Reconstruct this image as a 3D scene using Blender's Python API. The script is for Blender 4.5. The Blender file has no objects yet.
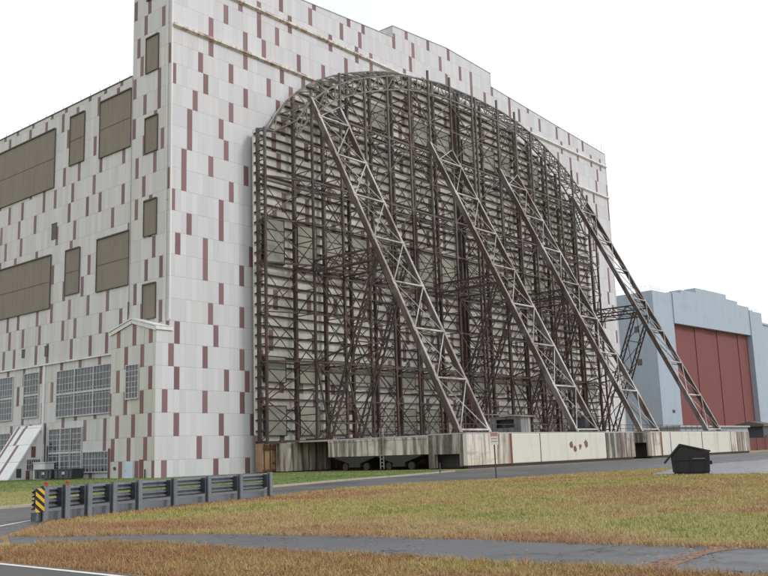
import bpy, math, random
import numpy as np
from mathutils import Vector, Matrix, noise
random.seed(7)
R = math.radians
sc = bpy.context.scene
COL = sc.collection

# ------------------------------------------------------------------ helpers
class MB:
    """collects boxes, bars and polygons, linked as ONE mesh object"""
    def __init__(s): s.v = []; s.f = []; s.m = []
    def add(s, vs, fs, m=0):
        b = len(s.v); s.v += [tuple(v) for v in vs]
        for f in fs: s.f.append(tuple(b + i for i in f)); s.m.append(m)
    def box(s, x0, x1, y0, y1, z0, z1, m=0):
        s.add([(x0,y0,z0),(x1,y0,z0),(x1,y1,z0),(x0,y1,z0),(x0,y0,z1),(x1,y0,z1),(x1,y1,z1),(x0,y1,z1)],
              [(0,3,2,1),(4,5,6,7),(0,1,5,4),(1,2,6,5),(2,3,7,6),(3,0,4,7)], m)
    def bar(s, a, b, w, h=None, up=(0,0,1), m=0):
        h = h or w
        a = Vector(a); b = Vector(b); d = (b - a)
        if d.length < 1e-6: return
        d.normalize(); u = Vector(up)
        if abs(d.dot(u)) > .98: u = Vector((0,1,0)) if abs(d.y) < .9 else Vector((1,0,0))
        sd = d.cross(u).normalized() * (w/2); u = sd.cross(d).normalized() * (h/2)
        s.add([a-sd-u,a+sd-u,a+sd+u,a-sd+u,b-sd-u,b+sd-u,b+sd+u,b-sd+u],
              [(0,3,2,1),(4,5,6,7),(0,1,5,4),(1,2,6,5),(2,3,7,6),(3,0,4,7)], m)
    def prism(s, pts, ax, lo, hi, m=0):
        """polygon (2D) extruded along axis ax from lo to hi"""
        n = len(pts)
        def P(p, t):
            return {0:(t,p[0],p[1]),1:(p[0],t,p[1]),2:(p[0],p[1],t)}[ax]
        vs = [P(p,lo) for p in pts] + [P(p,hi) for p in pts]
        s.add(vs, [tuple(range(n-1,-1,-1)), tuple(range(n,2*n))] + [(i,(i+1)%n,n+(i+1)%n,n+i) for i in range(n)], m)
    def cyl(s, a, b, r, n=10, m=0, r2=None):
        a = Vector(a); b = Vector(b); d = (b-a).normalized()
        u = Vector((0,0,1)) if abs(d.z) < .9 else Vector((1,0,0))
        e = d.cross(u).normalized(); g = d.cross(e); r2 = r if r2 is None else r2
        vs = [a+(e*math.cos(2*math.pi*i/n)+g*math.sin(2*math.pi*i/n))*r for i in range(n)]
        vs += [b+(e*math.cos(2*math.pi*i/n)+g*math.sin(2*math.pi*i/n))*r2 for i in range(n)]
        s.add(vs, [tuple(range(n-1,-1,-1)), tuple(range(n,2*n))] + [(i,(i+1)%n,n+(i+1)%n,n+i) for i in range(n)], m)
    def build(s, name, mats, parent=None, local=False, bevel=0):
        me = bpy.data.meshes.new(name)
        off = Vector((0,0,0)); p = parent
        while p is not None and not local: off += p.location; p = p.parent
        me.from_pydata([tuple(Vector(v)-off) for v in s.v], [], s.f)
        if not isinstance(mats, (list,tuple)): mats = [mats]
        for mt in mats: me.materials.append(mt)
        me.polygons.foreach_set('material_index', s.m)
        me.update()
        import bmesh
        bm = bmesh.new(); bm.from_mesh(me); bmesh.ops.recalc_face_normals(bm, faces=bm.faces[:]); bm.to_mesh(me); bm.free()
        o = bpy.data.objects.new(name, me); COL.objects.link(o)
        if parent is not None: o.parent = parent
        if bevel:
            md = o.modifiers.new('bevel','BEVEL'); md.width = bevel; md.segments = 2; md.limit_method = 'ANGLE'
        return o

def tag(o, label=None, cat=None, group=None, kind=None):
    if label: o['label'] = label
    if cat: o['category'] = cat
    if group: o['group'] = group
    if kind: o['kind'] = kind
    return o
def empty(name, loc, label, cat, group=None, rz=0):
    o = bpy.data.objects.new(name, None); COL.objects.link(o); o.location = loc; o.rotation_euler = (0,0,rz)
    o.empty_display_size = 1
    return tag(o, label, cat, group)

# ------------------------------------------------------------------ materials
class NT:
    def __init__(s, name, rough=.8):
        s.mat = bpy.data.materials.new(name); s.mat.use_nodes = True
        s.nt = s.mat.node_tree; s.n = s.nt.nodes; s.b = s.n['Principled BSDF']
        s.b.inputs['Roughness'].default_value = rough
        g = s.n.new('ShaderNodeNewGeometry'); s.pos = g.outputs['Position']
        sp = s.n.new('ShaderNodeSeparateXYZ'); s.link(s.pos, sp.inputs[0])
        s.x, s.y, s.z = sp.outputs
    def link(s, a, b): s.nt.links.new(a, b)
    def put(s, sock, v):
        if hasattr(v, 'is_linked'): s.link(v, sock)
        elif isinstance(v, (tuple,list)): sock.default_value = (*v[:3], 1) if sock.type == 'RGBA' else v
        else: sock.default_value = v
    def m(s, op, a, b=None, c=None):
        q = s.n.new('ShaderNodeMath'); q.operation = op
        for i, v in enumerate((a,b,c)):
            if v is not None: s.put(q.inputs[i], v)
        return q.outputs[0]
    def vec(s, x, y, z):
        q = s.n.new('ShaderNodeCombineXYZ')
        for i, v in enumerate((x,y,z)): s.put(q.inputs[i], v)
        return q.outputs[0]
    def scale(s, sx, sy, sz, v=None):
        q = s.n.new('ShaderNodeVectorMath'); q.operation = 'MULTIPLY'; s.put(q.inputs[0], v or s.pos); q.inputs[1].default_value = (sx,sy,sz)
        return q.outputs[0]
    def noise(s, v, sc_=1., det=4., rough=.55, dist=0.):
        q = s.n.new('ShaderNodeTexNoise'); s.put(q.inputs['Vector'], v)
        q.inputs['Scale'].default_value = sc_; q.inputs['Detail'].default_value = det; q.inputs['Roughness'].default_value = rough
        q.inputs['Distortion'].default_value = dist
        return q.outputs[0]
    def white(s, a, b):
        q = s.n.new('ShaderNodeTexWhiteNoise'); q.noise_dimensions = '2D'; s.link(s.vec(a,b,0.), q.inputs['Vector'])
        return q.outputs[0]
    def ramp(s, f, lo, hi):
        q = s.n.new('ShaderNodeMapRange'); q.interpolation_type = 'SMOOTHSTEP'; s.put(q.inputs[0], f)
        q.inputs[1].default_value = lo; q.inputs[2].default_value = hi
        return q.outputs[0]
    def mix(s, f, a, b):
        q = s.n.new('ShaderNodeMix'); q.data_type = 'RGBA'; s.put(q.inputs[0], f); s.put(q.inputs[6], a); s.put(q.inputs[7], b)
        return q.outputs[2]
    def bump(s, h, st=.3, d=.02):
        q = s.n.new('ShaderNodeBump'); q.inputs['Strength'].default_value = st; q.inputs['Distance'].default_value = d
        s.link(h, q.inputs['Height']); s.link(q.outputs[0], s.b.inputs['Normal'])
    def col(s, c, rough=None):
        s.put(s.b.inputs['Base Color'], c)
        if rough is not None: s.put(s.b.inputs['Roughness'], rough)
        return s.mat

def cladding(name, ax, base, stripe, n=6, grime=.5, grimecol=(.40,.36,.29), row=2.45, pw=.7, zoff=1.75, hoff=0., tan=.14):
    t = NT(name, .62)
    h = t.m('ADD', t.x if ax == 'x' else t.y, 200. + hoff)
    rz = t.m('DIVIDE', t.m('SUBTRACT', t.z, zoff), row); rw = t.m('FLOOR', rz); fz = t.m('FRACT', rz)
    L = n*pw
    off = t.m('MULTIPLY', t.m('FLOOR', t.m('MULTIPLY', t.m('FRACT', t.m('ADD', t.m('MULTIPLY', rw, .5), t.m('MULTIPLY', t.white(rw, 3.3), .46))), n)), pw)
    hh = t.m('ADD', h, off); cell = t.m('FLOOR', t.m('DIVIDE', hh, L)); loc = t.m('SUBTRACT', hh, t.m('MULTIPLY', cell, L))
    st = t.m('MULTIPLY', t.m('FLOOR', t.m('ADD', 1., t.m('MULTIPLY', t.white(cell, rw), n-3.))), pw)
    mask = t.m('MULTIPLY', t.m('GREATER_THAN', loc, st), t.m('LESS_THAN', loc, t.m('ADD', st, pw*.96)))
    mask = t.m('MULTIPLY', mask, t.m('GREATER_THAN', t.white(t.m('ADD', cell, 71.), rw), .07))
    pn = t.white(t.m('FLOOR', t.m('DIVIDE', hh, pw)), rw)
    pn2 = t.white(t.m('FLOOR', t.m('DIVIDE', hh, pw*3)), t.m('ADD', rw, 9.))
    c = t.mix(t.ramp(pn, .0, 1.), [v*.93 for v in base], [min(1,v*1.04) for v in base])
    c = t.mix(t.m('MULTIPLY', t.ramp(pn2, .72, .95), tan), c, [base[0]*.83, base[1]*.78, base[2]*.67])
    sv = t.mix(pn, [v*.8 for v in stripe], [v*1.2 for v in stripe])
    c = t.mix(mask, c, sv)
    # vertical streaks and blotches of dirt
    sk = t.noise(t.vec(t.m('MULTIPLY', h, 1.6), t.m('MULTIPLY', t.z, .07), rw), 1., 5, .6)
    bl = t.noise(t.scale(.06,.06,.05), 1., 5, .6)
    g = t.m('MULTIPLY', t.ramp(sk, .48, .75), t.m('ADD', t.m('MULTIPLY', t.ramp(bl, .4, .7), .8), .25))
    c = t.mix(t.m('MULTIPLY', g, grime), c, grimecol)
    rs = t.noise(t.vec(t.m('MULTIPLY', h, 2.6), t.m('MULTIPLY', t.z, .16), 4.), 1., 4, .6)
    c = t.mix(t.m('MULTIPLY', t.ramp(rs, .64, .76), grime*.7), c, (.30,.20,.12))
    fine = t.noise(t.scale(3.,3.,3.), 1., 5, .7)
    c = t.mix(t.m('MULTIPLY', t.ramp(fine, .55, .8), .16), c, (.25,.22,.19))
    seam = t.m('LESS_THAN', fz, .03)
    c = t.mix(t.m('MULTIPLY', seam, .30), c, (.16,.15,.14))
    vs = t.m('LESS_THAN', t.m('FRACT', t.m('DIVIDE', hh, pw)), .07)
    c = t.mix(t.m('MULTIPLY', vs, .10), c, (.2,.19,.18))
    rip = t.m('SINE', t.m('MULTIPLY', h, 2*math.pi/.35))
    t.bump(t.m('ADD', t.m('MULTIPLY', rip, .35), t.m('ADD', t.m('MULTIPLY', fz, .8), t.m('MULTIPLY', bl, 2.))), .25, .03)
    return t.col(c)

def weathered(name, base, dirt, rough=.8, streak=.6, scale_=1., spot=None, spotamt=.0, blot=.4, lo=.45, hi=.72, metal=0.):
    t = NT(name, rough)
    sk = t.noise(t.vec(t.m('MULTIPLY', t.x, 1.7*scale_), t.m('MULTIPLY', t.y, 1.7*scale_), t.m('MULTIPLY', t.z, .12*scale_)), 1., 6, .6)
    bl = t.noise(t.scale(.5*scale_,.5*scale_,.5*scale_), 1., 6, .65)
    f = t.noise(t.scale(6*scale_,6*scale_,6*scale_), 1., 4, .6)
    c = t.mix(t.m('MULTIPLY', t.ramp(sk, lo, hi), streak), base, dirt)
    c = t.mix(t.m('MULTIPLY', t.ramp(bl, .5, .72), blot), c, [v*.72 for v in base])
    c = t.mix(t.m('MULTIPLY', t.ramp(f, .45, .75), .25), c, [v*.7 for v in base])
    if spot:
        sp = t.noise(t.scale(.35*scale_,.35*scale_,1.1*scale_), 1., 7, .7)
        c = t.mix(t.m('MULTIPLY', t.ramp(sp, .52, .66), spotamt), c, spot)
    t.bump(t.m('ADD', bl, t.m('MULTIPLY', f, .3)), .3, .03)
    t.b.inputs['Metallic'].default_value = metal
    return t.col(c)

def steel(name, dark, rust, grey, greyamt=.5, zmix=True, rough=.7):
    t = NT(name, rough)
    a = t.noise(t.scale(.25,.25,.12), 1., 6, .65); b = t.noise(t.scale(1.1,1.1,.35), 1., 5, .6); f = t.noise(t.scale(5,5,3), 1., 3, .6)
    c = t.mix(t.ramp(b, .42, .66), dark, rust)
    gz = t.ramp(t.z, 16., 48.) if zmix else .5
    gg = t.m('MULTIPLY', t.ramp(t.m('ADD', a, t.m('MULTIPLY', t.m('SUBTRACT', gz, .5), .28)), .44, .62), greyamt)
    c = t.mix(gg, c, grey)
    c = t.mix(t.m('MULTIPLY', t.ramp(f, .5, .75), .35), c, [v*.6 for v in dark])
    t.bump(f, .25, .01)
    return t.col(c)

M = {}
WHT = (.545,.545,.565); MAR = (.185,.098,.108)
M['clad_front'] = cladding('cladding_front', 'x', WHT, MAR, 7, .34, pw=.76)
M['clad_side'] = cladding('cladding_side', 'y', (.56,.555,.555), (.17,.10,.105), 6, .75, (.36,.31,.23), pw=.68, tan=.26)
M['clad_annex'] = cladding('cladding_annex', 'y', (.55,.54,.50), (.20,.10,.10), 4, .9, (.33,.31,.22), pw=.74, tan=.7)
M['clad_door'] = cladding('cladding_door', 'x', (.62,.605,.545), (.18,.115,.115), 7, .7, (.30,.27,.20), hoff=3.3, pw=.8)
M['white_trim'] = weathered('white_trim', (.68,.68,.68), (.4,.36,.3), .6, .4)
M['coping'] = weathered('coping', (.42,.42,.42), (.25,.24,.22), .6, .4)
M['ledge'] = weathered('rusty_ledge', (.66,.63,.57), (.26,.13,.06), .7, .6, 1.2, (.21,.09,.04), .8, lo=.45, hi=.62)
M['ledge_clean'] = weathered('white_ledge', (.72,.71,.70), (.35,.28,.22), .7, .5)
M['shutter'] = weathered('shutter_board', (.215,.186,.148), (.15,.13,.105), .75, .5)
M['shutter_seam'] = weathered('shutter_frame', (.105,.095,.082), (.06,.058,.055), .7)
M['roofing'] = weathered('roofing', (.22,.22,.22), (.15,.14,.13), .85)
t = NT('window_glass', .18)
pn = t.white(t.m('FLOOR', t.m('MULTIPLY', t.m('ADD', t.x, t.y), 1.55)), t.m('FLOOR', t.m('MULTIPLY', t.z, 1.9)))
M['glass'] = t.col(t.mix(pn, (.035,.042,.055), (.115,.125,.145)), t.m('ADD', .12, t.m('MULTIPLY', pn, .3)))
M['muntin'] = weathered('window_bars', (.50,.50,.50), (.25,.23,.2), .6)
M['steel_col'] = steel('rusty_steel_column', (.044,.034,.030), (.088,.042,.034), (.16,.147,.135), .65)
M['steel_girt'] = steel('dark_steel_girt', (.030,.025,.023), (.055,.032,.027), (.07,.066,.062), .6)
M['steel_brace'] = steel('steel_bracing', (.042,.036,.032), (.095,.048,.037), (.16,.147,.135), .6)
M['steel_arch'] = steel('grey_steel_arch', (.075,.068,.062), (.11,.075,.06), (.20,.19,.175), .8)
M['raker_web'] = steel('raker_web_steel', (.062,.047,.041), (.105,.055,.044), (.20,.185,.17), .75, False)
M['raker_flange'] = steel('raker_flange_paint', (.27,.25,.225), (.17,.125,.10), (.52,.51,.49), .8, False)
M['raker_lace'] = steel('raker_lacing_paint', (.33,.32,.30), (.20,.16,.13), (.52,.51,.49), .8, False)
M['concrete'] = weathered('painted_concrete', (.60,.575,.49), (.13,.105,.08), .8, .92, .85, (.25,.16,.11), .45, lo=.40, hi=.58)
M['concrete_clean'] = weathered('cream_painted_concrete', (.58,.565,.50), (.22,.19,.15), .8, .6, .6, lo=.53, hi=.76, blot=.35)
M['concrete_stain'] = weathered('stained_concrete', (.45,.42,.36), (.05,.045,.04), .85, .92, .9, (.16,.10,.07), .45, lo=.36, hi=.56)
M['rust_sheet'] = weathered('rusted_sheet', (.36,.25,.145), (.14,.065,.035), .85, .9, 1.2, (.46,.41,.31), .6)
M['tan_sheet'] = weathered('tan_sheet', (.50,.465,.385), (.08,.065,.05), .85, .95, 1.5, lo=.42, hi=.62)
M['rust'] = weathered('bare_rust', (.17,.065,.035), (.08,.035,.02), .9, .5)
M['peel'] = weathered('rusty_peeling_patch', (.19,.115,.08), (.12,.06,.04), .9, .6)
M['black'] = weathered('dark_iron_and_shade', (.028,.026,.025), (.015,.015,.015), .7)  # iron parts, and the painted shade in openings and the base gap
M['booth'] = weathered('weathered_grey_sheet', (.17,.175,.175), (.06,.055,.05), .7, .8)
M['booth_roof'] = weathered('rusty_tin_roof', (.29,.235,.20), (.14,.08,.05), .7, .7)
M['door_blue'] = weathered('pale_blue_door_paint', (.50,.61,.72), (.35,.4,.45), .5, .3)
M['maroon'] = weathered('maroon_paint', (.18,.07,.065), (.1,.04,.04), .6)
M['bluegrey'] = weathered('blue_grey_cladding', (.34,.40,.48), (.28,.33,.395), .6, .45, .5)
M['red_door'] = weathered('red_door_sheet', (.175,.05,.05), (.13,.04,.04), .7, .5, .4, blot=.25)
M['red_fence'] = weathered('red_fence_sheet', (.125,.028,.03), (.08,.02,.02), .7)
M['shed_grey'] = weathered('grey_shed_sheet', (.30,.325,.36), (.2,.2,.22), .6)
M['galv'] = weathered('blue_grey_galvanised', (.17,.188,.212), (.085,.09,.10), .45, .75, 2.5, (.10,.075,.06), .3, metal=.2)
M['galv_dark'] = weathered('dark_spacer', (.03,.034,.042), (.02,.02,.02), .6)
M['reflector'] = weathered('orange_red_reflector', (.42,.08,.03), (.2,.05,.03), .4)
M['bin'] = weathered('dark_bin_paint', (.052,.056,.068), (.03,.03,.03), .5)
M['dump'] = weathered('black_dumpster_paint', (.008,.008,.0085), (.016,.013,.011), .6, .5, 1.5)
M['sign_white'] = weathered('sign_face', (.66,.64,.64), (.5,.48,.48), .5, .2)
M['sign_red'] = weathered('sign_red', (.40,.20,.20), (.35,.2,.2), .5, .2)
M['post'] = weathered('dark_sign_post', (.045,.045,.045), (.06,.04,.03), .6)
t = NT('hazard_stripes', .5)
dg = t.m('FRACT', t.m('DIVIDE', t.m('SUBTRACT', t.z, t.m('MULTIPLY', t.x, -1.1)), .235))
M['hazard'] = t.col(t.mix(t.m('GREATER_THAN', dg, .5), (.70,.42,.035), (.015,.015,.015)))

def asphalt(name, a, b, rough_lo, rough_hi, wet=.5, speck=.25):
    t = NT(name)
    big = t.noise(t.scale(.16,.16,.16), 1., 6, .6); f = t.noise(t.scale(9,9,9), 1., 4, .75); mid = t.noise(t.scale(1.2,1.2,1.2), 1., 5, .65)
    c = t.mix(t.ramp(big, .35, .68), a, b)
    c = t.mix(t.m('MULTIPLY', t.ramp(mid, .5, .75), .35), c, [v*.65 for v in a])
    vo = t.n.new('ShaderNodeTexVoronoi'); vo.feature = 'DISTANCE_TO_EDGE'; vo.inputs['Scale'].default_value = .42
    wv = t.n.new('ShaderNodeVectorMath'); wv.operation = 'ADD'; t.link(t.pos, wv.inputs[0])
    dn = t.n.new('ShaderNodeTexNoise'); t.link(t.pos, dn.inputs['Vector']); dn.inputs['Scale'].default_value = 1.1; dn.inputs['Detail'].default_value = 5
    ds = t.n.new('ShaderNodeVectorMath'); ds.operation = 'SCALE'; t.link(dn.outputs['Color'], ds.inputs[0]); ds.inputs['Scale'].default_value = 1.6
    t.link(ds.outputs[0], wv.inputs[1]); t.link(wv.outputs[0], vo.inputs['Vector'])
    cr = t.m('MULTIPLY', t.m('LESS_THAN', vo.outputs['Distance'], .013), t.ramp(t.noise(t.scale(.3,.3,.3), 1., 2, .5), .42, .55))
    c = t.mix(t.m('MULTIPLY', cr, .75), c, (.03,.026,.022))
    c = t.mix(t.m('MULTIPLY', t.ramp(f, .52, .72), speck), c, [min(1,v*2.0) for v in b])
    c = t.mix(t.m('MULTIPLY', t.ramp(t.m('SUBTRACT', 1., f), .55, .75), speck), c, [v*.4 for v in a])
    r = t.m('ADD', rough_lo, t.m('MULTIPLY', t.ramp(t.m('ADD', t.m('MULTIPLY', big, .6), t.m('MULTIPLY', mid, .4)), .42, .58), rough_hi-rough_lo))
    t.bump(f, .35, .006)
    return t.col(c, r)
M['road'] = asphalt('damp_asphalt', (.062,.060,.060), (.092,.089,.088), .42, .8)
M['near_road'] = asphalt('wet_asphalt', (.045,.046,.050), (.085,.085,.09), .30, .75)
M['pad'] = asphalt('damp_grey_pavement', (.115,.12,.13), (.175,.18,.19), .30, .65)
M['path'] = asphalt('path_asphalt', (.070,.071,.074), (.096,.097,.101), .5, .85, speck=.3)
M['line'] = weathered('worn_white_paint', (.62,.62,.60), (.3,.3,.3), .6, .5, 2.)
M['kerb'] = weathered('kerb_stone', (.36,.32,.25), (.22,.18,.13), .85, .5)

def turf(name, dark):
    t = NT(name, .9)
    at = t.n.new('ShaderNodeAttribute'); at.attribute_name = 'green'
    f = t.noise(t.scale(5,5,5), 1., 5, .7); big = t.noise(t.scale(.9,.9,.9), 1., 4, .6)
    g = t.m('ADD', at.outputs['Fac'], t.m('MULTIPLY', t.m('SUBTRACT', f, .5), .5))
    g = t.m('ADD', g, t.m('MULTIPLY', t.m('SUBTRACT', big, .5), .45))
    q = t.n.new('ShaderNodeValToRGB'); e = q.color_ramp.elements
    k = dark
    e[0].position = .0; e[0].color = (.25*k,.14*k,.068*k,1)
    e[1].position = 1.; e[1].color = (.062*k,.128*k,.028*k,1)
    for ps, c in ((.24,(.265,.17,.08)), (.42,(.31,.23,.10)), (.62,(.285,.25,.085)), (.84,(.17,.19,.04))):
        x = e.new(ps); x.color = (*[v*k for v in c],1)
    t.link(g, q.inputs[0])
    c = t.mix(t.m('MULTIPLY', t.ramp(f, .5, .8), .5), q.outputs[0], (.05*k,.035*k,.02*k))
    t.bump(t.m('ADD', f, big), .6, .05)
    return t.col(c)
M['ground'] = turf('dry_turf_soil', .75)
M['blade'] = turf('grass_blades', 1.3)
t = NT('dead_leaf', .8)
oi = t.noise(t.scale(7,7,7), 1., 2, .5)
M['leaf'] = t.col(t.mix(t.ramp(oi,.3,.7), (.15,.06,.025), (.36,.20,.10)))

# ------------------------------------------------------------------ the hangar
HY = 7.5          # depth of the tall front block
hg = empty('airship_hangar', (53, 20, 0), 'huge pale airship hangar with scattered maroon stripes and a stepped front gable', 'hangar')
b = MB()
prof = [(0,0),(106,0),(106,59.6),(65.4,62.1),(65.4,64.5),(53,65.0),(39.6,64.1),(39.6,62.3),(0,59.9)]
b.prism(prof, 1, 0, HY, 0)
fw = b.build('front_wall', [M['clad_front'], M['clad_side']], hg)
for pl in fw.data.polygons:
    if abs(pl.normal.x) > .8: pl.material_index = 1
b = MB()
top = prof[2:]
for i in range(len(top)-1):
    (xa,za),(xb,zb) = top[i], top[i+1]
    if abs(xa-xb) < .1: continue
    b.bar((xa+.06,HY/2,za+.06),(xb-.06,HY/2,zb+.06), HY+.12, .10, (0,0,1))
b.build('coping', M['coping'], hg)
b = MB(); b.box(.02,1.2, HY+.02, 150, 0, 46.4)
b.build('side_wall', M['clad_side'], hg)
b = MB(); b.box(104.8,105.98, HY+.02, 150, 0, 46.4)
b.build('side_wall', M['clad_side'], hg)
b = MB(); b.prism([(1.3,45.6),(53,58.5),(104.7,45.6),(104.7,45.0),(53,57.9),(1.3,45.0)], 1, HY+.04, 149.6)
b.build('roof', M['roofing'], hg)
b = MB(); b.box(-.06,1.35,HY+.1,150,46.42,46.54); b.build('parapet_cap', M['shutter_seam'], hg)
b = MB(); b.prism([(1.3,0),(104.7,0),(104.7,45),(53,57.8),(1.3,45)],1,148.4,149.4); b.build('rear_wall', M['clad_front'], hg)
for i in range(26):
    b = MB(); y = 8.6 + i*2.1
    b.cyl((.3,y,46.5),(.3,y,47.15),.022,5); b.build('lightning_rod', M['post'], hg)
for i in range(7):
    b = MB(); x = 105.6 - i*1.9
    b.cyl((x,.5,59.7+i*.12),(x,.5,60.9+i*.12+(.9 if i==0 else 0)),.03,5); b.build('lightning_rod', M['post'], hg)
for z, m_ in ((50.5,'ledge'),(56.95,'ledge')):
    x1 = 40. if z < 55 else 34.
    b = MB(); b.box(.1, x1, -.35, .02, z-.14, z+.14)
    b.prism([(-.33,z-.15),(.0,z-.34),(.0,z-.15)], 0, .15, x1-.05); b.build('ledge', M[m_], hg)
    b = MB(); b.box(x1+.002, 105.9, -.35, .02, z-.14, z+.14); b.prism([(-.33,z-.15),(.0,z-.34),(.0,z-.15)], 0, x1+.05, 105.85)
    b.build('ledge', M['ledge_clean'], hg)
b = MB(); b.box(-.22,.05, 10.2, 120, 13.75, 13.95); b.build('belt_course', M['white_trim'], hg)
b = MB(); b.box(-.12,.03, 24.9,25.35, 0, 13.74); b.build('pilaster', M['white_trim'], hg)
b = MB(); b.box(-.06,.06, HY-.06, HY+.10, 18, 46.4); b.build('corner_trim', M['coping'], hg)
b = MB(); b.box(-.05,.12,-.06,.10,16.6,59.7); b.build('corner_trim', M['white_trim'], hg)
b = MB(); b.box(105.9,106.05,-.06,.10,0,59.5); b.build('corner_trim', M['white_trim'], hg)
b = MB(); b.cyl((-.15,.6,2),( -.15,.6,58.5),.07,6); b.box(-.2,0,.5,.7,30,30.1); b.build('downpipe', M['white_trim'], hg)
b = MB(); b.cyl((-.2,7.35,16.9),(-.2,7.35,19.4),.06,6); b.build('vent_pipe', M['post'], hg)

def shutter(y0,y1,z0,z1,nz=2,x=0.):
    b = MB(); b.box(x-.05,x+.02,y0,y1,z0,z1); o = b.build('shutter_panel', M['shutter'], hg)
    f = MB()
    for k in range(1,nz): zz = z0+(z1-z0)*k/nz; f.box(x-.075,x-.0501,y0,y1,zz-.04,zz+.04)
    f.box(x-.14,x,y0-.09,y0,z0-.09,z1+.09); f.box(x-.14,x,y1,y1+.09,z0-.09,z1+.09)
    f.box(x-.20,x,y0,y1,z1,z1+.14); f.box(x-.16,x,y0,y1,z0-.09,z0)  # dark top bar also stands in for the shadow line over the panel
    f.build('shutter_frame', M['shutter_seam'], o)
for z0,z1 in ((45.9,50.1),(36.2,40.3),(26.5,30.5),(17.1,20.9),(55,58.6)): shutter(2.5,4.8,z0,z1,1)
shutter(7.65,14.1,37.9,44.9); shutter(17.6,20.8,38.5,44.8); shutter(24.4,47.5,36.5,44.3)
shutter(7.65,14.1,21.5,27.7); shutter(17.9,21.0,22.0,27.5); shutter(24.5,47.5,20.9,27.6)
for y0,z0 in ((52,20.9),(52,36.5)): shutter(y0,y0+30,z0,z0+6.8)
def vent(y0,y1,z0,z1):
    b = MB(); b.box(-.04,.02,y0,y1,z0,z1); b.box(-.08,0,y0-.06,y1+.06,z1,z1+.08); b.build('wall_vent', M['shutter_seam'], hg)
vent(30.2,30.9,15.2,16.2); vent(24.6,25.3,14.9,16.1); vent(23.4,24.6,29.6,31.6)

def glazed(y0,y1,z0,z1,ny,nz,rails=(),x=0.,mull=(),par=None):
    b = MB(); b.box(x-.03,x+.02,y0,y1,z0,z1); o = b.build('window', M['glass'], par or hg)
    f = MB()
    for i in range(1,ny):
        yy = y0+(y1-y0)*i/ny; f.box(x-.075,x-.0301,yy-.035,yy+.035,z0,z1)
    for k in range(1,nz):
        zz = z0+(z1-z0)*k/nz; f.box(x-.070,x-.0302,y0,y1,zz-.03,zz+.03)
    for zz in rails: f.box(x-.12,x-.03,y0,y1,zz-.12,zz+.12)
    for yy in mull: f.box(x-.13,x-.03,yy-.09,yy+.09,z0,z1)
    f.box(x-.12,x,y0-.1,y0,z0-.1,z1+.1); f.box(x-.12,x,y1,y1+.1,z0-.1,z1+.1)
    f.box(x-.12,x,y0,y1,z1,z1+.1); f.box(x-.20,x,y0,y1,z0-.14,z0)
    f.build('window_frame', M['muntin'], o)
glazed(10.3,22.1,7.3,12.7,18,7,(9.95,),mull=(14.2,18.2))
glazed(26.4,29.9,7.6,13.0,5,7,(10.3,))
glazed(32.8,44.5,7.5,12.9,18,7,(10.2,),mull=(36.7,40.7))
glazed(16.45,23.5,.75,5.8,8,8,(3.0,),mull=(18.7,21.0))
glazed(10.4,16.0,.75,2.9,9,3)
glazed(32.9,44.0,.9,5.7,14,7,(3.0,))
for y0 in (47.,60.,73.): glazed(y0,y0+10,7.5,12.9,15,7,(10.2,))
b = MB(); b.box(-.06,0.,26.6,27.8,0,1.1); b.build('door', M['maroon'], hg)
b = MB(); b.cyl((-.25,24.1,0),(-.25,24.1,6.2),.09,6); b.build('downpipe', M['post'], hg)
b = MB(); b.cyl((-.6,22.9,0),(-.6,22.9,3.9),.10,6); b.build('vent_pipe', M['bin'], hg)

# annex with a shallow gable, flush with the front
AX = -1.7
b = MB(); ya,yr,yb = 0.,4.2,8.2
b.prism([(ya,0),(yb,0),(yb,15.9),(yr,16.85),(ya,15.75)], 0, AX, -.001, 0)
an = b.build('annex', [M['clad_annex'], M['clad_front']], hg)
for pl in an.data.polygons:
    if pl.normal.y < -.8: pl.material_index = 1
b = MB()
b.bar((AX/2-.10,ya-.15,15.80),(AX/2-.10,yr,16.98), 2.0, .14); b.bar((AX/2-.10,yr,16.98),(AX/2-.10,yb+.3,15.98), 2.0, .14)
b.bar((AX-.1,ya-.1,15.48),(AX-.1,yr,16.68),.12,.42); b.bar((AX-.1,yr,16.68),(AX-.1,yb+.3,15.66),.12,.42)
b.box(AX-.1,.4,-.14,-.005,15.38,15.72); b.build('annex_roof', M['white_trim'], an)
glazed(3.0,5.2,8.4,11.9,4,6,(),AX,par=an)
b = MB(); b.box(AX-.06,AX,3.7,5.2,0,1.75); b.box(AX-.1,AX-.06,5.02,5.1,.8,.95); b.build('door', M['door_blue'], an)
b = MB(); b.box(AX-.05,AX,1.9,2.6,0,1.9); b.build('door', M['maroon'], an)
b = MB(); b.cyl((AX-.14,1.45,0),(AX-.14,1.45,.9),.07,6); b.build('bollard_pipe', M['post'], an)
b = MB(); b.cyl((AX-.14,8.05,0),(AX-.14,8.05,3.2),.10,6); b.build('downpipe', M['maroon'], an)
b = MB(); b.box(AX-.12,AX,6.9,7.2,.9,1.2); b.build('meter_box', M['post'], an)

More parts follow.
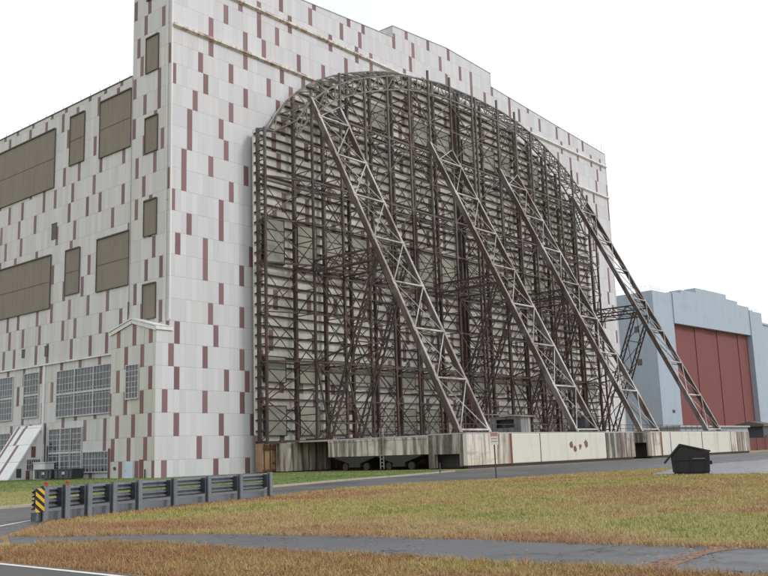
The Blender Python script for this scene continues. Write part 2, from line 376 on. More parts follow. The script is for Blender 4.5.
# lean-to with a steep striped slope against the side wall
b = MB(); b.prism([(-3.9,0),(0,0),(0,6.0)], 1, 25.36, 31.2, 0); lt = b.build('lean_to', M['white_trim'], hg)
t = NT('striped_slope', .6)
u_ = t.m('DIVIDE', t.m('SUBTRACT', t.y, 25.2), 6.2); rw = t.m('FLOOR', t.m('DIVIDE', t.z, 2.05))
sel = t.m('ADD', .28, t.m('MULTIPLY', t.white(rw, 2.), .35))
s1 = t.m('LESS_THAN', t.m('ABSOLUTE', t.m('SUBTRACT', u_, sel)), .055)
s2 = t.m('LESS_THAN', t.m('ABSOLUTE', t.m('SUBTRACT', u_, .9)), .05)
s2 = t.m('MULTIPLY', s2, t.m('GREATER_THAN', rw, .5))
nz_ = t.noise(t.scale(1.2,1.2,.4),1.,5,.6)
c = t.mix(t.m('MULTIPLY', t.ramp(nz_,.45,.75), .4), (.74,.74,.74), (.52,.51,.49))
c = t.mix(t.m('MAXIMUM', s1, s2), c, (.20,.125,.125))
c = t.mix(t.m('MULTIPLY', t.m('LESS_THAN', t.m('FRACT', t.m('DIVIDE', t.z, 2.05)), .04), .5), c, (.2,.2,.2))
M['slope'] = t.col(c)
b = MB(); b.prism([(-4.25,0.0),(-4.0,0.0),(.0,6.12),(.0,6.5)], 1, 25.2, 31.4, 0); b.build('sloping_roof', M['slope'], lt)
def front_window(x0,x1,z0,z1,nx,nz,y):
    b = MB(); b.box(x0,x1,y-.03,y+.02,z0,z1); o = b.build('window', M['glass'], lt)
    f = MB()
    for i in range(nx+1): xx = x0+(x1-x0)*i/nx; f.box(xx-.03,xx+.03,y-.07,y-.031,z0,z1)
    for k in range(nz+1): zz = z0+(z1-z0)*k/nz; f.box(x0,x1,y-.065,y-.032,zz-.03,zz+.03)
    f.build('window_frame', M['muntin'], o)
front_window(-1.85,-.15,1.15,2.35,6,2,25.34)
b = MB(); b.box(-3.1,-2.5,25.3,25.37,.25,1.3); b.build('wall_vent', M['bin'], lt)
b = MB(); b.box(-1.3,-.75,25.32,25.37,2.6,3.9); b.build('stripe_panel', M['maroon'], lt)
b = MB(); b.box(-1.9,-1.45,25.30,25.37,0,1.05); b.build('door', M['maroon'], lt)

# ------------------------------------------------------------------ sliding door leaves
CX = 52.65
AT = [(0,56.9),(8,56.7),(13,56.0),(17,55.2),(21,53.95),(25,52.5),(28,51.2),(31,49.6),(33.5,47.9),(36,45.7),(38,43.0),(39.3,40.6),(41.6,40.5)]
def arch(x, d=0.):
    dx = abs(x-CX)
    for (a,za),(b_,zb) in zip(AT, AT[1:]):
        if dx <= b_: return za+(zb-za)*(dx-a)/(b_-a)+d
    return AT[-1][1]+d
YS, YI, YO = -.8, -1.55, -4.8     # skin, inner chord, outer chord

def xspan(z, xa, xb):
    xs = [x for x in np.linspace(xa, xb, 160) if arch(x) >= z]
    return (min(xs), max(xs)) if xs else None

def leaf(cols, rk, plat, label, booth):
    lf = cols[0] < 30; xa, xb = cols[0]-(.05 if lf else .25), cols[-1]+(.25 if lf else .05)
    root = empty('hangar_door', ((xa+xb)/2, -4, 0), label, 'hangar door', 'sliding hangar door leaves')
    left = (xa+xb)/2 < CX
    # skin
    b = MB(); xs = np.linspace(xa, xb, 60)
    b.prism([(xa,3.2)]+[(xb,3.2)]+[(x,arch(x)) for x in xs[::-1]], 1, YS, YS+.2)
    sk = b.build('door_skin', M['clad_door'], root)
    # girts, one mesh per row
    z = 3.45
    while z < 56.6:
        s = xspan(z+.15, xa, xb)
        if s and s[1]-s[0] > 1:
            b = MB(); b.box(s[0], s[1], YS-.24, YS-.02, z-.04, z+.04); b.box(s[0], s[1], YS-.30, YS-.24, z-.085, z+.085)
            b.build('girt', M['steel_girt'], root)
        z += 1.22
    # columns: inner chord, outer chord and the lacing between
    edge = cols[0] if left else cols[-1]
    for i, x in enumerate(cols):
        end = (x == edge)
        b = MB()
        zi = arch(x)-.1; yo = -2.75 if end else YO; zo = zi if end else arch(x)-1.6
        w = .36 if x in rk else .30
        b.box(x-w/2,x+w/2,YI-.2,YI+.25,3.3,zi)
        wo = .26
        ext = (1.5 if x in rk else .1) if not end else 0.
        b.box(x-wo/2,x+wo/2,yo-.14,yo+.14,3.3,zo+ext)
        lz = [3.5+k*(1.22 if end else 2.95) for k in range(60)]; lz = [q for q in lz if q < zo]
        for k, q in enumerate(lz):
            b.bar((x,YI,q),(x,yo,q),.09,.11)
            if not end and k+1 < len(lz):
                if k % 2: b.bar((x,YI,q),(x,yo,lz[k+1]),.08,.09)
                else: b.bar((x,yo,q),(x,YI,lz[k+1]),.08,.09)
        b.build('column', M['steel_col'], root)
    # arch truss along the top
    b = MB(); n = 24; xs = list(np.linspace(xa, xb, n+1))
    prev = None
    for k, x in enumerate(xs):
        pi = Vector((x,YI+.2,arch(x)+.05)); dx = abs(x-CX)
        po = Vector((x,YO,arch(x)-1.6)); 
        if dx > 39.2: po = Vector((x,-2.75,arch(x)-.3))
        if prev:
            b.bar(prev[0],pi,.22,.20); b.bar(prev[1],po,.18,.18)
            if dx <= 39.2:
                b.bar(prev[0] if k%2 else prev[1], po if k%2 else pi, .12)
                lo_i = Vector((x,YI,arch(x)-2.2)); lo_o = Vector((x,YO,arch(x)-3.6))
                if prev[2] is not None:
                    b.bar(prev[2],lo_i,.16); b.bar(prev[3],lo_o,.18)
                    b.bar(prev[3] if k%2 else prev[1], po if k%2 else lo_o,.11)
                b.bar(po,lo_o,.12)
        b.bar(pi,po,.14)
        ok = dx <= 39.2
        prev = (pi,po,Vector((x,YI,arch(x)-2.2)) if ok else None,Vector((x,YO,arch(x)-3.6)) if ok else None)
    b.build('arch_truss', M['steel_arch'], root)
    # horizontal trusses
    for z in (12.5,24.0,34.4,43.6):
        s = xspan(z+1.6, xa, xb)
        if not s: continue
        b = MB(); x0, x1 = max(s[0],xa), min(s[1],xb)
        ox0, ox1 = (max(x0,cols[1]),x1) if left else (x0,min(x1,cols[-2]))
        if x0 < cols[0]+.5 and left: b.bar((cols[0],-2.75,z),(cols[1],YO,z),.2)
        if x1 > cols[-1]-.5 and not left: b.bar((cols[-1],-2.75,z),(cols[-2],YO,z),.2)
        b.bar((ox0,YO,z),(ox1,YO,z),.22,.24); b.bar((x0,YI,z),(x1,YI,z),.2,.2); b.bar((ox0,YO+.1,z-1.),(ox1,YO+.1,z-1.),.16,.16); x0, x1 = ox0, ox1
        nb = max(2,int((x1-x0)/2.4)); 
        for k in range(nb):
            p, q = x0+(x1-x0)*k/nb, x0+(x1-x0)*(k+1)/nb
            b.bar((p,YO if k%2 else YI,z),(q,YI if k%2 else YO,z),.12)
            b.bar((p,YO,z if k%2 else z-1.),(q,YO,z-1. if k%2 else z),.09)
        b.build('horizontal_truss', M['steel_brace'], root)
    # outer bracing, one mesh per bay
    lev = [3.6,8.0,12.5,18.2,24.0,29.2,34.4,39.0,43.6,48.2,52.5]
    for i in range(len(cols)-1):
        x0, x1 = cols[i], cols[i+1]; b = MB(); top = min(arch(x0),arch(x1))-1.6
        for k in range(len(lev)-1):
            z0, z1 = lev[k], lev[k+1]
            if z1 > top: break
            y0 = YO if not (x0 == edge) else -2.75; y1 = YO if not (x1 == edge) else -2.75
            if (i+k) % 2: b.bar((x0,y0,z0),(x1,y1,z1),.12)
            else: b.bar((x1,y1,z0),(x0,y0,z1),.12)
            b.bar((x0,y0,z1),(x1,y1,z1),.12,.14)
            b.box(x1-.28,x1+.28,y1-.172,y1-.147,z1-.26,z1+.26)
            if i % 2 == 0:                                   # lighter bracing on the inner face of every second bay
                b.bar((x0,YI-.3,z0),(x1,YI-.3,z1),.08); b.bar((x1,YI-.3,z0),(x0,YI-.3,z1),.08)
            if k % 3 == 0 and i % 2: b.bar((x0,YI,z0),((x0+x1)/2,YO,z1),.07); b.bar((x1,YI,z0),((x0+x1)/2,YO,z1),.07)
        b.build('bracing', M['steel_brace'], root)
    # windows in the skin
    for i in range(len(cols)-1):
        x0, x1 = cols[i], cols[i+1]; c = (x0+x1)/2-.1; hw = min(1.6,(x1-x0)*.31)
        for z0,z1,nr in ((4.15,7.55,2),(10.3,13.3,2),(24.5,29.9,4),(46.4,49.8,3)):
            if z1+1.2 > min(arch(x0),arch(x1)): continue
            if z0 > 40 and not (i % 2 == 0 or abs(c-CX) < 12): continue
            b = MB(); b.box(c-hw,c+hw,YS-.36,YS-.31,z0,z1); w = b.build('window', M['win_board'], root)
            f = MB()
            for xx in (c-hw-.09,c+hw): f.box(xx,xx+.09,YS-.41,YS-.02,z0-.05,z1+.05)
            for k in range(nr+1): zz = z0+(z1-z0)*k/nr; f.box(c-hw,c+hw,YS-.40,YS-.361,zz-.05,zz+.05)
            f.build('window_frame', M['steel_girt'], w)
    # inclined rakers in pairs
    for j in range(0, len(rk), 2):
        A, B = rk[j], rk[j+1]
        T = Vector((0,YO,45.4)); Bt = Vector((0,-25.3,3.45)); d = (Bt-T); nrm = Vector((0,-d.z,d.y)).normalized()
        if nrm.z < 0: nrm = -nrm
        b = MB(); n = 7
        for k in range(n+1):
            p = T + d*(k+.55)/(n+.62)
            if k <= n-1 or True: b.bar((A,p.y,p.z),(B,p.y,p.z),.17,.17,nrm)
        for k in range(-1,n):
            p = T + d*max(.0,(k+.55)/(n+.62)); q = T + d*min(1.,(k+1.55)/(n+.62))
            off = nrm*-.05
            b.bar((B,p.y,p.z),(A,q.y,q.z),.10); b.bar((A,p.y+off.y,p.z+off.z),(B,q.y+off.y,q.z+off.z),.085)
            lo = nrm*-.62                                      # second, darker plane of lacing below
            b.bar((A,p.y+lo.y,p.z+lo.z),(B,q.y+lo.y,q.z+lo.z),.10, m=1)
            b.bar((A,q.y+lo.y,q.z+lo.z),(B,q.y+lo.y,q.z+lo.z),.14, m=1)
        rt = b.build('raking_truss', [M['raker_lace'], M['raker_web']], root)
        for X in (A,B):
            c = MB(); a0 = Vector((X,T.y,T.z)); a1 = Vector((X,Bt.y,Bt.z)); up = tuple(nrm)
            lo = nrm*-.34
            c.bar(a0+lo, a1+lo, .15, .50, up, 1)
            c.bar(a0, a1, .29, .08, up, 0)
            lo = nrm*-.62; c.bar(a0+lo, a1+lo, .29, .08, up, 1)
            for k in range(1,9): q0 = a0+d*(k-.45)/7.62; c.bar(q0-d*.008, q0+d*.008, .50, .05, up, 0)
            c.box(X-.5,X+.5,-25.9,-24.4,3.36,3.6,1)
            c.build('chord', [M['raker_flange'], M['raker_web']], rt)
        # link truss from the leaf to the raker, and the laced legs below
        yj = -14.75
        b = MB()
        for X in (A,B):
            b.bar((X,YO,24.6),(X,yj,24.6),.2); b.bar((X,YO,23.3),(X,yj,23.3),.2)
            for k in range(7):
                y0 = YO+(yj-YO)*k/7; y1 = YO+(yj-YO)*(k+1)/7
                b.bar((X,y0,23.3 if k%2 else 24.6),(X,y1,24.6 if k%2 else 23.3),.11)
        for k in range(5):
            y0 = YO+(yj-YO)*k/5; y1 = YO+(yj-YO)*(k+1)/5
            b.bar((A,y0,23.3),(B,y1,23.3),.11); b.bar((B,y0,24.6),(A,y1,24.6),.11); b.bar((A,y1,24.6),(B,y1,24.6),.12)
        b.build('link_truss', M['steel_brace'], root)
        for X in (A,B):
            b = MB(); t0 = Vector((X,yj+.1,23.4)); t1 = Vector((X,-6.6,3.5)); dd = t1-t0; q = Vector((0,dd.z,-dd.y)).normalized()
            for sgn in (-.42,.42): b.bar(t0+q*sgn*.6, t1+q*sgn, .19)
            for k in range(18):
                p0 = t0+dd*k/18; p1 = t0+dd*(k+1)/18; s_ = 1 if k%2 else -1
                w0 = .42*(.6+.4*k/18); b.bar(p0+q*w0*s_, p1-q*w0*s_, .085)
            b.bar(t1+Vector((0,0,.1)),(X,-3.,3.6),.2)
            b.build('brace_leg', M['steel_brace'], root)
        b = MB()
        for k in (1,2,3,4):
            f = k/4.4; y = yj+(-6.6-yj)*f; z = 23.4+(3.5-23.4)*f
            b.bar((A,y,z),(B,y,z),.14)
            f2 = (k-1)/4.4; y2 = yj+(-6.6-yj)*f2; z2 = 23.4+(3.5-23.4)*f2
            b.bar((A,y,z),(B,y2,z2),.10); b.bar((B,y,z),(A,y2,z2),.10)
        b.build('leg_bracing', M['steel_brace'], root)
        b = MB()                                              # second laced strut from the leg's foot up to the lower raker
        for X in (A,B):
            t0 = Vector((X,-7.2,3.5)); t1 = Vector((X,-19.6,13.4)); 
            b.bar((X,-7.0,3.6),(X,YO,12.5),.16); b.bar((X,-10.6,14.),(X,YO,12.5),.16); b.bar((X,-10.6,14.),(X,YO,23.3),.12)
        b.build('leg_strut', M['steel_brace'], root)
    # platform
    p0, p1 = plat; YF, YB = -28., -23.3
    b = MB(); b.box(p0,p1,YF,YF+.5,.28,3.35); pf = b.build('counterweight_front', M['concrete_clean'], root, bevel=.10)
    seams = ([(22.0,.42,'rust'),(27.8,.10,'black'),(42.9,.16,'black'),(46.7,.22,'rust')] if left else [(58.6,.34,'rust'),(61.5,.12,'black'),(72.4,.16,'black'),(83.7,.14,'black'),(86.4,.14,'black'),(88.4,.10,'rust')])
    for x,w,m_ in seams:
        b = MB(); b.box(x-w/2,x+w/2,YF-.03,YF+.01,.30,3.33); b.build('seam_strip', M[m_], pf)
    panels = ([(p0+.02,21.79,'concrete'),(43.0,p1-.02,'concrete_stain')] if left else [(p0+.02,58.42,'concrete'),(83.78,86.3,'concrete'),(86.48,p1-.02,'concrete')])
    for xx0,xx1,m_ in panels:
        b = MB(); b.box(xx0,xx1,YF-.018,YF+.01,.32,3.31); b.build('stained_panel', M[m_], pf)
    for side in (0,1):
        xo = p0 if side == 0 else p1-.5
        b = MB()
        fp, oh = (.9,1.45) if left else (.6,2.05)
        b.box(xo,xo+.5,YF+.505,YF+fp,.28,3.34); b.box(xo,xo+.5,YF+fp,YB-.75,oh,3.34); b.box(xo,xo+.5,YB-.75,YB,.1,3.34)
        b.build('end_panel', M['concrete_stain'], root)
        xi = p0+.6 if side == 0 else p1-1.0
        b = MB(); b.box(xi+.5,xi+.9,YF+.6,YB-.7,.1,2.2) if side == 0 else b.box(xi-.6,xi-.2,YF+.6,YB-.7,.1,2.2)
        b.build('opening_shade', M['black'], root)  # black sheet standing in for the shade inside the end opening
        xg = p0+.08 if side == 0 else p1-.38
        b = MB(); b.box(xg,xg+.3,YB+.02,-9.4,1.5,3.22); b.box(xg-.06,xg+.36,YB+.05,-9.4,3.06,3.225); b.build('side_girder', M['concrete'], root)
        for yc in (-13.3,-19.4):
            b = MB(); 
            b.prism([(yc-3.1,1.45),(yc+3.1,1.45),(yc+.8,.75),(yc+.8,.35),(yc-.8,.35),(yc-.8,.75)],0,xg-.1,xg+2.,0)
            bo = b.build('bogie', M['black'], root)
            for dy in (-1.5,1.5):
                b = MB(); b.cyl((xg+.1,yc+dy,.42),(xg+.4,yc+dy,.42),.40,14); b.build('wheel', M['black'], bo)
    b = MB(); b.box(p0+.05,p1-.05,YF+.03,YB,3.36,3.46); b.box(p0+.05,p1-.05,YB+.01,-2.4,3.24,3.40); b.build('deck', M['coping'], root)
    b = MB(); b.box(p0+.3,p1-.3,YF+.12,YF+.6,.0,.27); b.build('base_gap_shade', M['black'], root)  # black strip paints the shade of the gap under the front
    b = MB(); b.box(p0+3,p1-3,YB+.05,YB+.25,.1,3.2); b.build('counterweight_back', M['concrete_stain'], root)
    # base of the leaf
    b = MB()
    bx0 = xa if left else xb-4.
    b.box(bx0,bx0+4.,-2.0,YS-.02,.1,3.25); rb = b.build('rusted_base_panel', M['rust_sheet'], root)
    b = MB()
    for k in range(5): b.bar((bx0+.2+k*.9,-2.1,.3),(bx0+.2+k*.9,-2.1,3.2),.09)
    b.bar((bx0+1.6,-2.15,2.6),(bx0+3.8,-2.15,1.1),.12); b.bar((bx0+3.8,-2.15,2.6),(bx0+1.6,-2.15,1.1),.12); b.bar((bx0+1.4,-2.15,1.1),(bx0+4.,-2.15,1.1),.14); b.bar((bx0,-2.15,2.7),(bx0+4,-2.15,2.7),.18); b.bar((bx0,-2.15,.3),(bx0+4,-2.15,.3),.18)
    b.build('base_frame', M['rust'], rb)
    b = MB(); tx0 = 13.15 if left else xb-9.
    b.box(tx0,tx0+7.,-4.2,-2.3,.1,3.22)
    for k in range(12): b.box(tx0+.1+k*.58,tx0+.22+k*.58,-4.27,-4.19,.15,3.19)
    b.build('tan_base_panel', M['tan_sheet'], root)
    b = MB(); wx0, wx1 = (bx0+4.05,xb) if left else (xa,bx0-.05)
    b.box(wx0,wx1,-1.6,YS-.02,.1,3.25); b.build('base_wall', M['concrete_stain'], root)
    b = MB(); b.bar((xa,-2.6,3.32),(xb,-2.6,3.32),.5,.24); b.bar((xa,YO,3.4),(xb,YO,3.4),.22,.26); b.build('sill_beam', M['steel_col'], root)
    b = MB()
    for k in range(6):
        x = tx0+7.6+k*2.2 if left else tx0-2.4-k*2.2
        b.bar((x,-2.5,3.2),(x+1.6,YO,2.3),.11); b.bar((x+1.6,YO,2.3),(x+1.6,YO,3.4),.10); b.bar((x+1.6,YO,2.3),(x+1.6,-2.3,1.7),.10)
    b.build('base_bracket', M['rust'], root)
    # railings along the deck
    b = MB()
    for yy,x0,x1 in ((YB-.1,p0+.3,p1-.3),):
        n = int((x1-x0)/2.2)
        for k in range(n+1): x = x0+(x1-x0)*k/n; b.box(x-.03,x+.03,yy-.03,yy+.03,3.46,4.5)
        for zz in (4.0,4.5): b.box(x0,x1,yy-.025,yy+.025,zz-.03,zz+.03)
    for k in range(8): y = YB+k*1.85; b.box(p0+.2,p0+.26,y-.03,y+.03,3.4,4.4)
    for zz in (3.9,4.4): b.box(p0+.21,p0+.25,YB,-10,zz-.03,zz+.03)
    b.build('railing', M['steel_brace'], root)
    if left:
        b = MB(); xl = p0-.1
        for yy in (-17.5,-17.05): b.box(xl-.04,xl+.04,yy-.04,yy+.04,.15,4.3)
        for k in range(11): b.box(xl-.03,xl+.03,-17.5,-17.05,.4+k*.36,.46+k*.36)
        b.build('ladder', M['raker_lace'], root)
        for ix, (cx_, cz_, s_) in enumerate(((34.4,2.15,.75),(35.4,1.75,.8),(36.6,1.75,.55),(38.0,2.0,.85))):
            b = MB()
            for k in range(4):
                ox, oz = random.uniform(-.3,.3)*s_, random.uniform(-.35,.35)*s_
                n = 9; pts = [(cx_+ox+math.cos(2*math.pi*q/n)*s_*.38*random.uniform(.5,1.25), cz_+oz+math.sin(2*math.pi*q/n)*s_*.42*random.uniform(.5,1.3)) for q in range(n)]
                b.prism(pts, 1, YF-.012-.003*k, YF+.002)
            b.build('rust_patch', M['peel'], pf)
    if booth:
        x0,x1,y0,y1 = booth
        b = MB()
        b.box(x0,x0+.1,y0,y1,3.47,4.15); b.box(x0,x0+.1,y0,y0+.9,4.15,5.45); b.box(x0,x0+.1,y1-.9,y1,4.15,5.45); b.box(x0,x0+.1,y0+.9,y1-.9,5.1,5.45)
        b.box(x0+.1,x1,y0,y0+.1,3.47,5.45); b.box(x0+.1,x1,y1-.1,y1,3.47,5.45); b.box(x1-.1,x1,y0+.1,y1-.1,3.47,5.45)
        bt = b.build('control_booth', M['booth'], root)
        b = MB(); b.prism([(y0-.3,5.35),(y1+.4,5.75),(y1+.4,5.87),(y0-.3,5.47)],0,x0-.45,x1+.35); b.build('booth_roof', M['booth_roof'], bt)
        b = MB(); b.box(x0+.6,x0+.68,y0+.3,y1-.3,3.5,5.3); b.build('booth_inside_shade', M['black'], bt)  # black sheet in place of the shade seen through the booth opening
        for k in range(3): 
            b = MB(); xx = x0+.5+k*.55; b.box(xx,xx+.16,y0-.03,y0,3.6,5.3); b.build('booth_batten', M['tan_sheet'], bt)
        b = MB(); b.box(45.2,47.4,-24.2,-22.6,3.47,5.35); b.box(45.1,47.5,-24.3,-22.5,5.35,5.45); b.build('equipment_cabinet', M['bin'], root)
    return root

t = NT('boarded_window', .5)
nz_ = t.noise(t.scale(.8,.8,.5),1.,5,.6); pn = t.white(t.m('FLOOR', t.m('MULTIPLY', t.x, .33)), t.m('FLOOR', t.m('MULTIPLY', t.z, .6)))
c = t.mix(pn, (.25,.255,.21), (.33,.33,.27)); c = t.mix(t.m('MULTIPLY', t.ramp(nz_,.45,.7), .5), c, (.17,.17,.14))
M['win_board'] = t.col(c)

leaf([11.4,17.3,22.5,27.3,32.0,36.7,41.3,46.6,52.2], (17.3,22.5,41.3,46.6), (14.2,50.6),
     'left half of the arched hangar door, rusty steel lattice with a small tin roofed booth on its deck', (30.5,32.6,-24.,-19.8))
leaf([53.1,59.2,64.4,69.0,73.5,78.0,82.5,87.6,93.9], (59.2,64.4,82.5,87.6), (55.3,91.8),
     'right half of the arched hangar door, whose last sloping truss stands against the red and blue hangar', None)

# ------------------------------------------------------------------ the distant hangar
h2 = empty('blue_hangar', (158.2,15.5,0), 'blue grey hangar with a tall red door and stepped roofline behind the big one', 'hangar', rz=R(-4))
tp = [(66.5,0),(66.5,39.6),(57.2,39.9),(57.2,40.8),(49.5,41.0),(49.5,41.8),(42.2,42.0),(42.2,42.9),(33,43.3),(23.6,42.6),(23.6,41.6),(14.9,41.4),(14.9,40.7),(7.8,40.5),(7.8,40.0),(0,40.0)]
b = MB()
b.prism([(0,0),(10.2,0),(10.2,40.2),(7.8,40.2),(7.8,40),(0,40)], 1, 0, 3)
o = b.build('front_wall', M['bluegrey'], h2, local=True)
b = MB(); b.prism([(10.2,32.4),(56.9,32.4),(56.9,40.7),(49.5,40.8),(49.5,41.7),(42.2,41.8),(42.2,43.0),(33,43.05),(23.6,43.0),(23.6,41.7),(14.9,41.6),(14.9,40.7),(10.2,40.6)], 1, -.25, 3.)
b.build('door_lintel', M['bluegrey'], h2, local=True)
b = MB(); b.box(56.9,66.5,0,3,0,39.8); b.build('front_wall', M['bluegrey'], h2, local=True)
b = MB(); b.box(56.89,59.,-.5,-.002,0,39.9); b.build('door_jamb', M['bluegrey'], h2, local=True)
b = MB(); b.box(0,.8,3.01,90,0,39.8); b.box(65.7,66.5,3.01,90,0,39.8); b.box(.8,65.7,89,90,0,39.8); b.build('side_wall', M['bluegrey'], h2, local=True)
b = MB(); b.prism([(0,39.9),(33,42),(66.5,39.9),(66.5,39.81),(0,39.81)],1,3.05,90); b.build('roof', M['roofing'], h2, local=True)
n = 7
for k in range(n):
    x0 = 10.25+46.6*k/n; x1 = 10.25+46.6*(k+1)/n; yy = 1.15 if k % 2 else 1.0
    b = MB(); b.box(x0,x1-.12,yy,yy+.3,0,32.4)
    b.build('door_panel', M['red_door'], h2, local=True)
for yy,z0 in ((4.5,36.6),(4.4,29.8),(4.3,21.5)):
    b = MB(); b.box(-.06,.01,yy,yy+1.3,z0,z0+1.6); w = b.build('window', M['shutter_seam'], h2, local=True)
b = MB(); b.box(5.4,6.6,-.1,0,9.5,10.2); b.build('wall_lamp', M['post'], h2, local=True)
b = MB()
for k in range(9): x = .2+k*.85; b.cyl((x,.6,40),(x,.6,41.3),.03,4)
b.bar((.2,.6,41.3),(7.2,.6,41.3),.035); b.bar((.2,.6,40.7),(7.2,.6,40.7),.05)
for k in range(9): b.cyl((.2,.6+k*1.2,40),(.2,.6+k*1.2,41.3),.03,4)
b.bar((.2,.6,41.3),(.2,10.2,41.3),.06)
b.build('roof_railing', M['shed_grey'], h2, local=True)
b = MB()
for k in range(9): x = 58.+k*.95; b.cyl((x,.6,39.9),(x,.6,41.2),.03,4)
b.bar((58,.6,41.2),(65.7,.6,41.2),.035); b.bar((58,.6,40.6),(65.7,.6,40.6),.05); b.build('roof_railing', M['shed_grey'], h2, local=True)

b = MB(); b.box(226,262,14,70,0,37.5); b.box(225.6,262.4,13.7,70,37.5,38.1)
o = b.build('grey_hall', M['bluegrey']); tag(o, 'plain blue grey building just showing at the right edge beyond the red door', 'building')
ls = empty('low_shed', (130,-5,0), 'long low grey flat roofed shed showing above the concrete base before the red door', 'shed')
b = MB(); b.box(112,149,-8,-2,0,4.9); b.build('wall', M['shed_grey'], ls)
b = MB(); b.box(111.6,149.4,-8.4,-1.6,4.9,5.2); b.build('roof', M['coping'], ls)
b = MB(); b.box(120,121.2,-8.05,-7.99,0,2.1); b.build('door', M['bin'], ls)
gs = empty('gate_hut', (178,-4,0), 'small dark hut with overhanging roof behind the red fence at the right edge', 'hut')
b = MB(); b.box(176.9,184,-2,4,0,5.4); b.build('wall', M['bin'], gs)
b = MB(); b.prism([(-2.6,5.4),(4.6,5.4),(4.6,6.0),(1,6.7),(-2.6,6.0)],0,175.8,185); b.build('roof', M['shutter_seam'], gs)
b = MB(); b.box(178,179.4,-2.06,-1.99,0,3.2); b.build('door', M['black'], gs)
rf = empty('red_fence', (140,-15,0), 'dark red solid sheet fence running right from the end of the concrete base', 'fence')
for k in range(16):
    x = 108+k*5; b = MB(); b.box(x,x+4.95,-15.1,-15.0,.05,2.45); b.build('fence_panel', M['red_fence'], rf)
    b = MB(); b.box(x-.1,x+.04,-15.2,-14.9,0,2.55); b.build('post', M['maroon'], rf)

# ------------------------------------------------------------------ ground, roads, path
def green(x, y):
    n1 = noise.fractal(Vector((x*.16,y*.16,3.1)), .9, 2.1, 4); n2 = noise.fractal(Vector((x*.55,y*.55,9.)), .9, 2.1, 3)
    if y > -47 - (x+32)*.03 and x < 12 and y > -44: g = (.93 if x > -22 else .93-.02*min(12,(-22-x))) + n1*.12        # lawn at the foot of the hangar
    elif x > 90: g = .60 + n1*.2
    else:
        n3 = noise.fractal(Vector((x*.07,y*.12,5.)), .9, 2.1, 3)
        g = .40 + n1*.34 + n2*.20 + n3*.22
        d = x + 44.4 - .0*(y+70)                                           # metres from the path's far edge
        if d < 2.2: g -= .26*(1-max(d,0)/2.2)
        if x < -47: g = .19 + n1*.30 + n2*.30
        for cx,cy,r,a in ((-39.9,-55.9,2.6,.42),(-42.2,-56.4,1.6,.40),(-37,-55.2,2.2,.36),(-39.6,-72.8,2.0,.55),(-38.9,-71.2,1.6,.4),(-40.8,-74.6,2.0,.5),(-36,-62.7,2.2,.38),(-38.8,-66.9,1.8,.32),(-33,-64.,2.5,.3),(-38.8,-60.5,2.2,.3),(1,-48.6,5,.3),(-20,-58,6,.12),(-12,-64,6,.1),(-34,-80,4,.3)):
            q = ((x-cx)**2+(y-cy)**2)/r**2
            if q < 4: g += a*math.exp(-q*1.1)
        g = min(g, .70 + n2*.08)
    return g
far = [-2500,-1200,-600,-300,-180,-130,-105]
gx = far + list(np.arange(-90,26,.7)) + [30,40,55,75,100,140,200,300,600,1200,2500]
gy = far + list(np.arange(-96,-8,.7)) + [-5,0,10,30,60,120,200,400,800,1500,2500]
vs = [(x,y,0.) for y in gy for x in gx]; W_ = len(gx)
fs = [(j*W_+i,j*W_+i+1,(j+1)*W_+i+1,(j+1)*W_+i) for j in range(len(gy)-1) for i in range(W_-1)]
me = bpy.data.meshes.new('ground'); me.from_pydata(vs,[],fs); me.materials.append(M['ground'])
at = me.attributes.new('green','FLOAT','POINT'); at.data.foreach_set('value', [green(v[0],v[1]) for v in vs])
o = bpy.data.objects.new('ground', me); COL.objects.link(o); tag(o, kind='structure')

def wob(pts, amp, step=.5):
    """a polyline with a ragged edge"""
    out = []
    for a, c in zip(pts, pts[1:]):
        L = math.dist(a,c); n = max(1,int(L/step))
        for k in range(n):
            f = k/n; x = a[0]+(c[0]-a[0])*f; y = a[1]+(c[1]-a[1])*f
            out.append((x+noise.noise(Vector((x*1.3,y*1.3,1)))*amp+noise.noise(Vector((x*4.3,y*4.3,5)))*amp*.5, y+noise.noise(Vector((x*1.3,y*1.3,8)))*amp))
    return out+[pts[-1]]
def sheet(name, pts, z, mat):
    import bmesh
    bm = bmesh.new(); f = bm.faces.new([bm.verts.new((x,y,z)) for x,y in pts])
    bmesh.ops.triangulate(bm, faces=[f]); 
    for q in bm.faces:
        if q.normal.z < 0: q.normal_flip()
    me = bpy.data.meshes.new(name); bm.to_mesh(me); bm.free(); me.materials.append(mat)
    o = bpy.data.objects.new(name, me); COL.objects.link(o); return tag(o, kind='structure')
ROAD_FAR = [(-85,-64),(-60,-51),(-46,-45.9),(-40.8,-44.3),(-32,-42.6),(-23.5,-41.0),(-13.2,-37.8),(-6,-36.3),(5,-33.2),(13,-29.6),(52,-28.9),(93,-28.9),(103,-26)]
ROAD_NEAR = [(10.5,-51.2),(2.1,-50.6),(-1.3,-50.3),(-5.7,-49.6),(-12,-48.9),(-18,-47.2),(-23,-47.0),(-28,-48.2),(-32,-50.1),(-36,-51.0),(-40,-52.2),(-44.2,-53.9),(-46.9,-57.0),(-48,-58.3),(-49.6,-61)]
sheet('road', ROAD_FAR+[(200,-20),(200,-60),(60,-55)]+wob(ROAD_NEAR,.18)+[(-51.2,-63.6),(-51.2,-64.2),(-85,-80)], .004, M['road'])
sheet('pavement', wob([(12,-50.5),(-8.6,-57.0),(-8.2,-63.0),(-5,-70)],.15)+[(10,-95),(200,-95),(200,-50)], .008, M['pad'])
NEAR = [(-51.15,-63.8),(-51.15,-64.4),(-51.1,-66.7),(-51.1,-68.6),(-51.0,-75),(-51,-100)]
sheet('near_road', wob(NEAR,.03)+[(-66,-100),(-66,-63.8)], .008, M['near_road'])
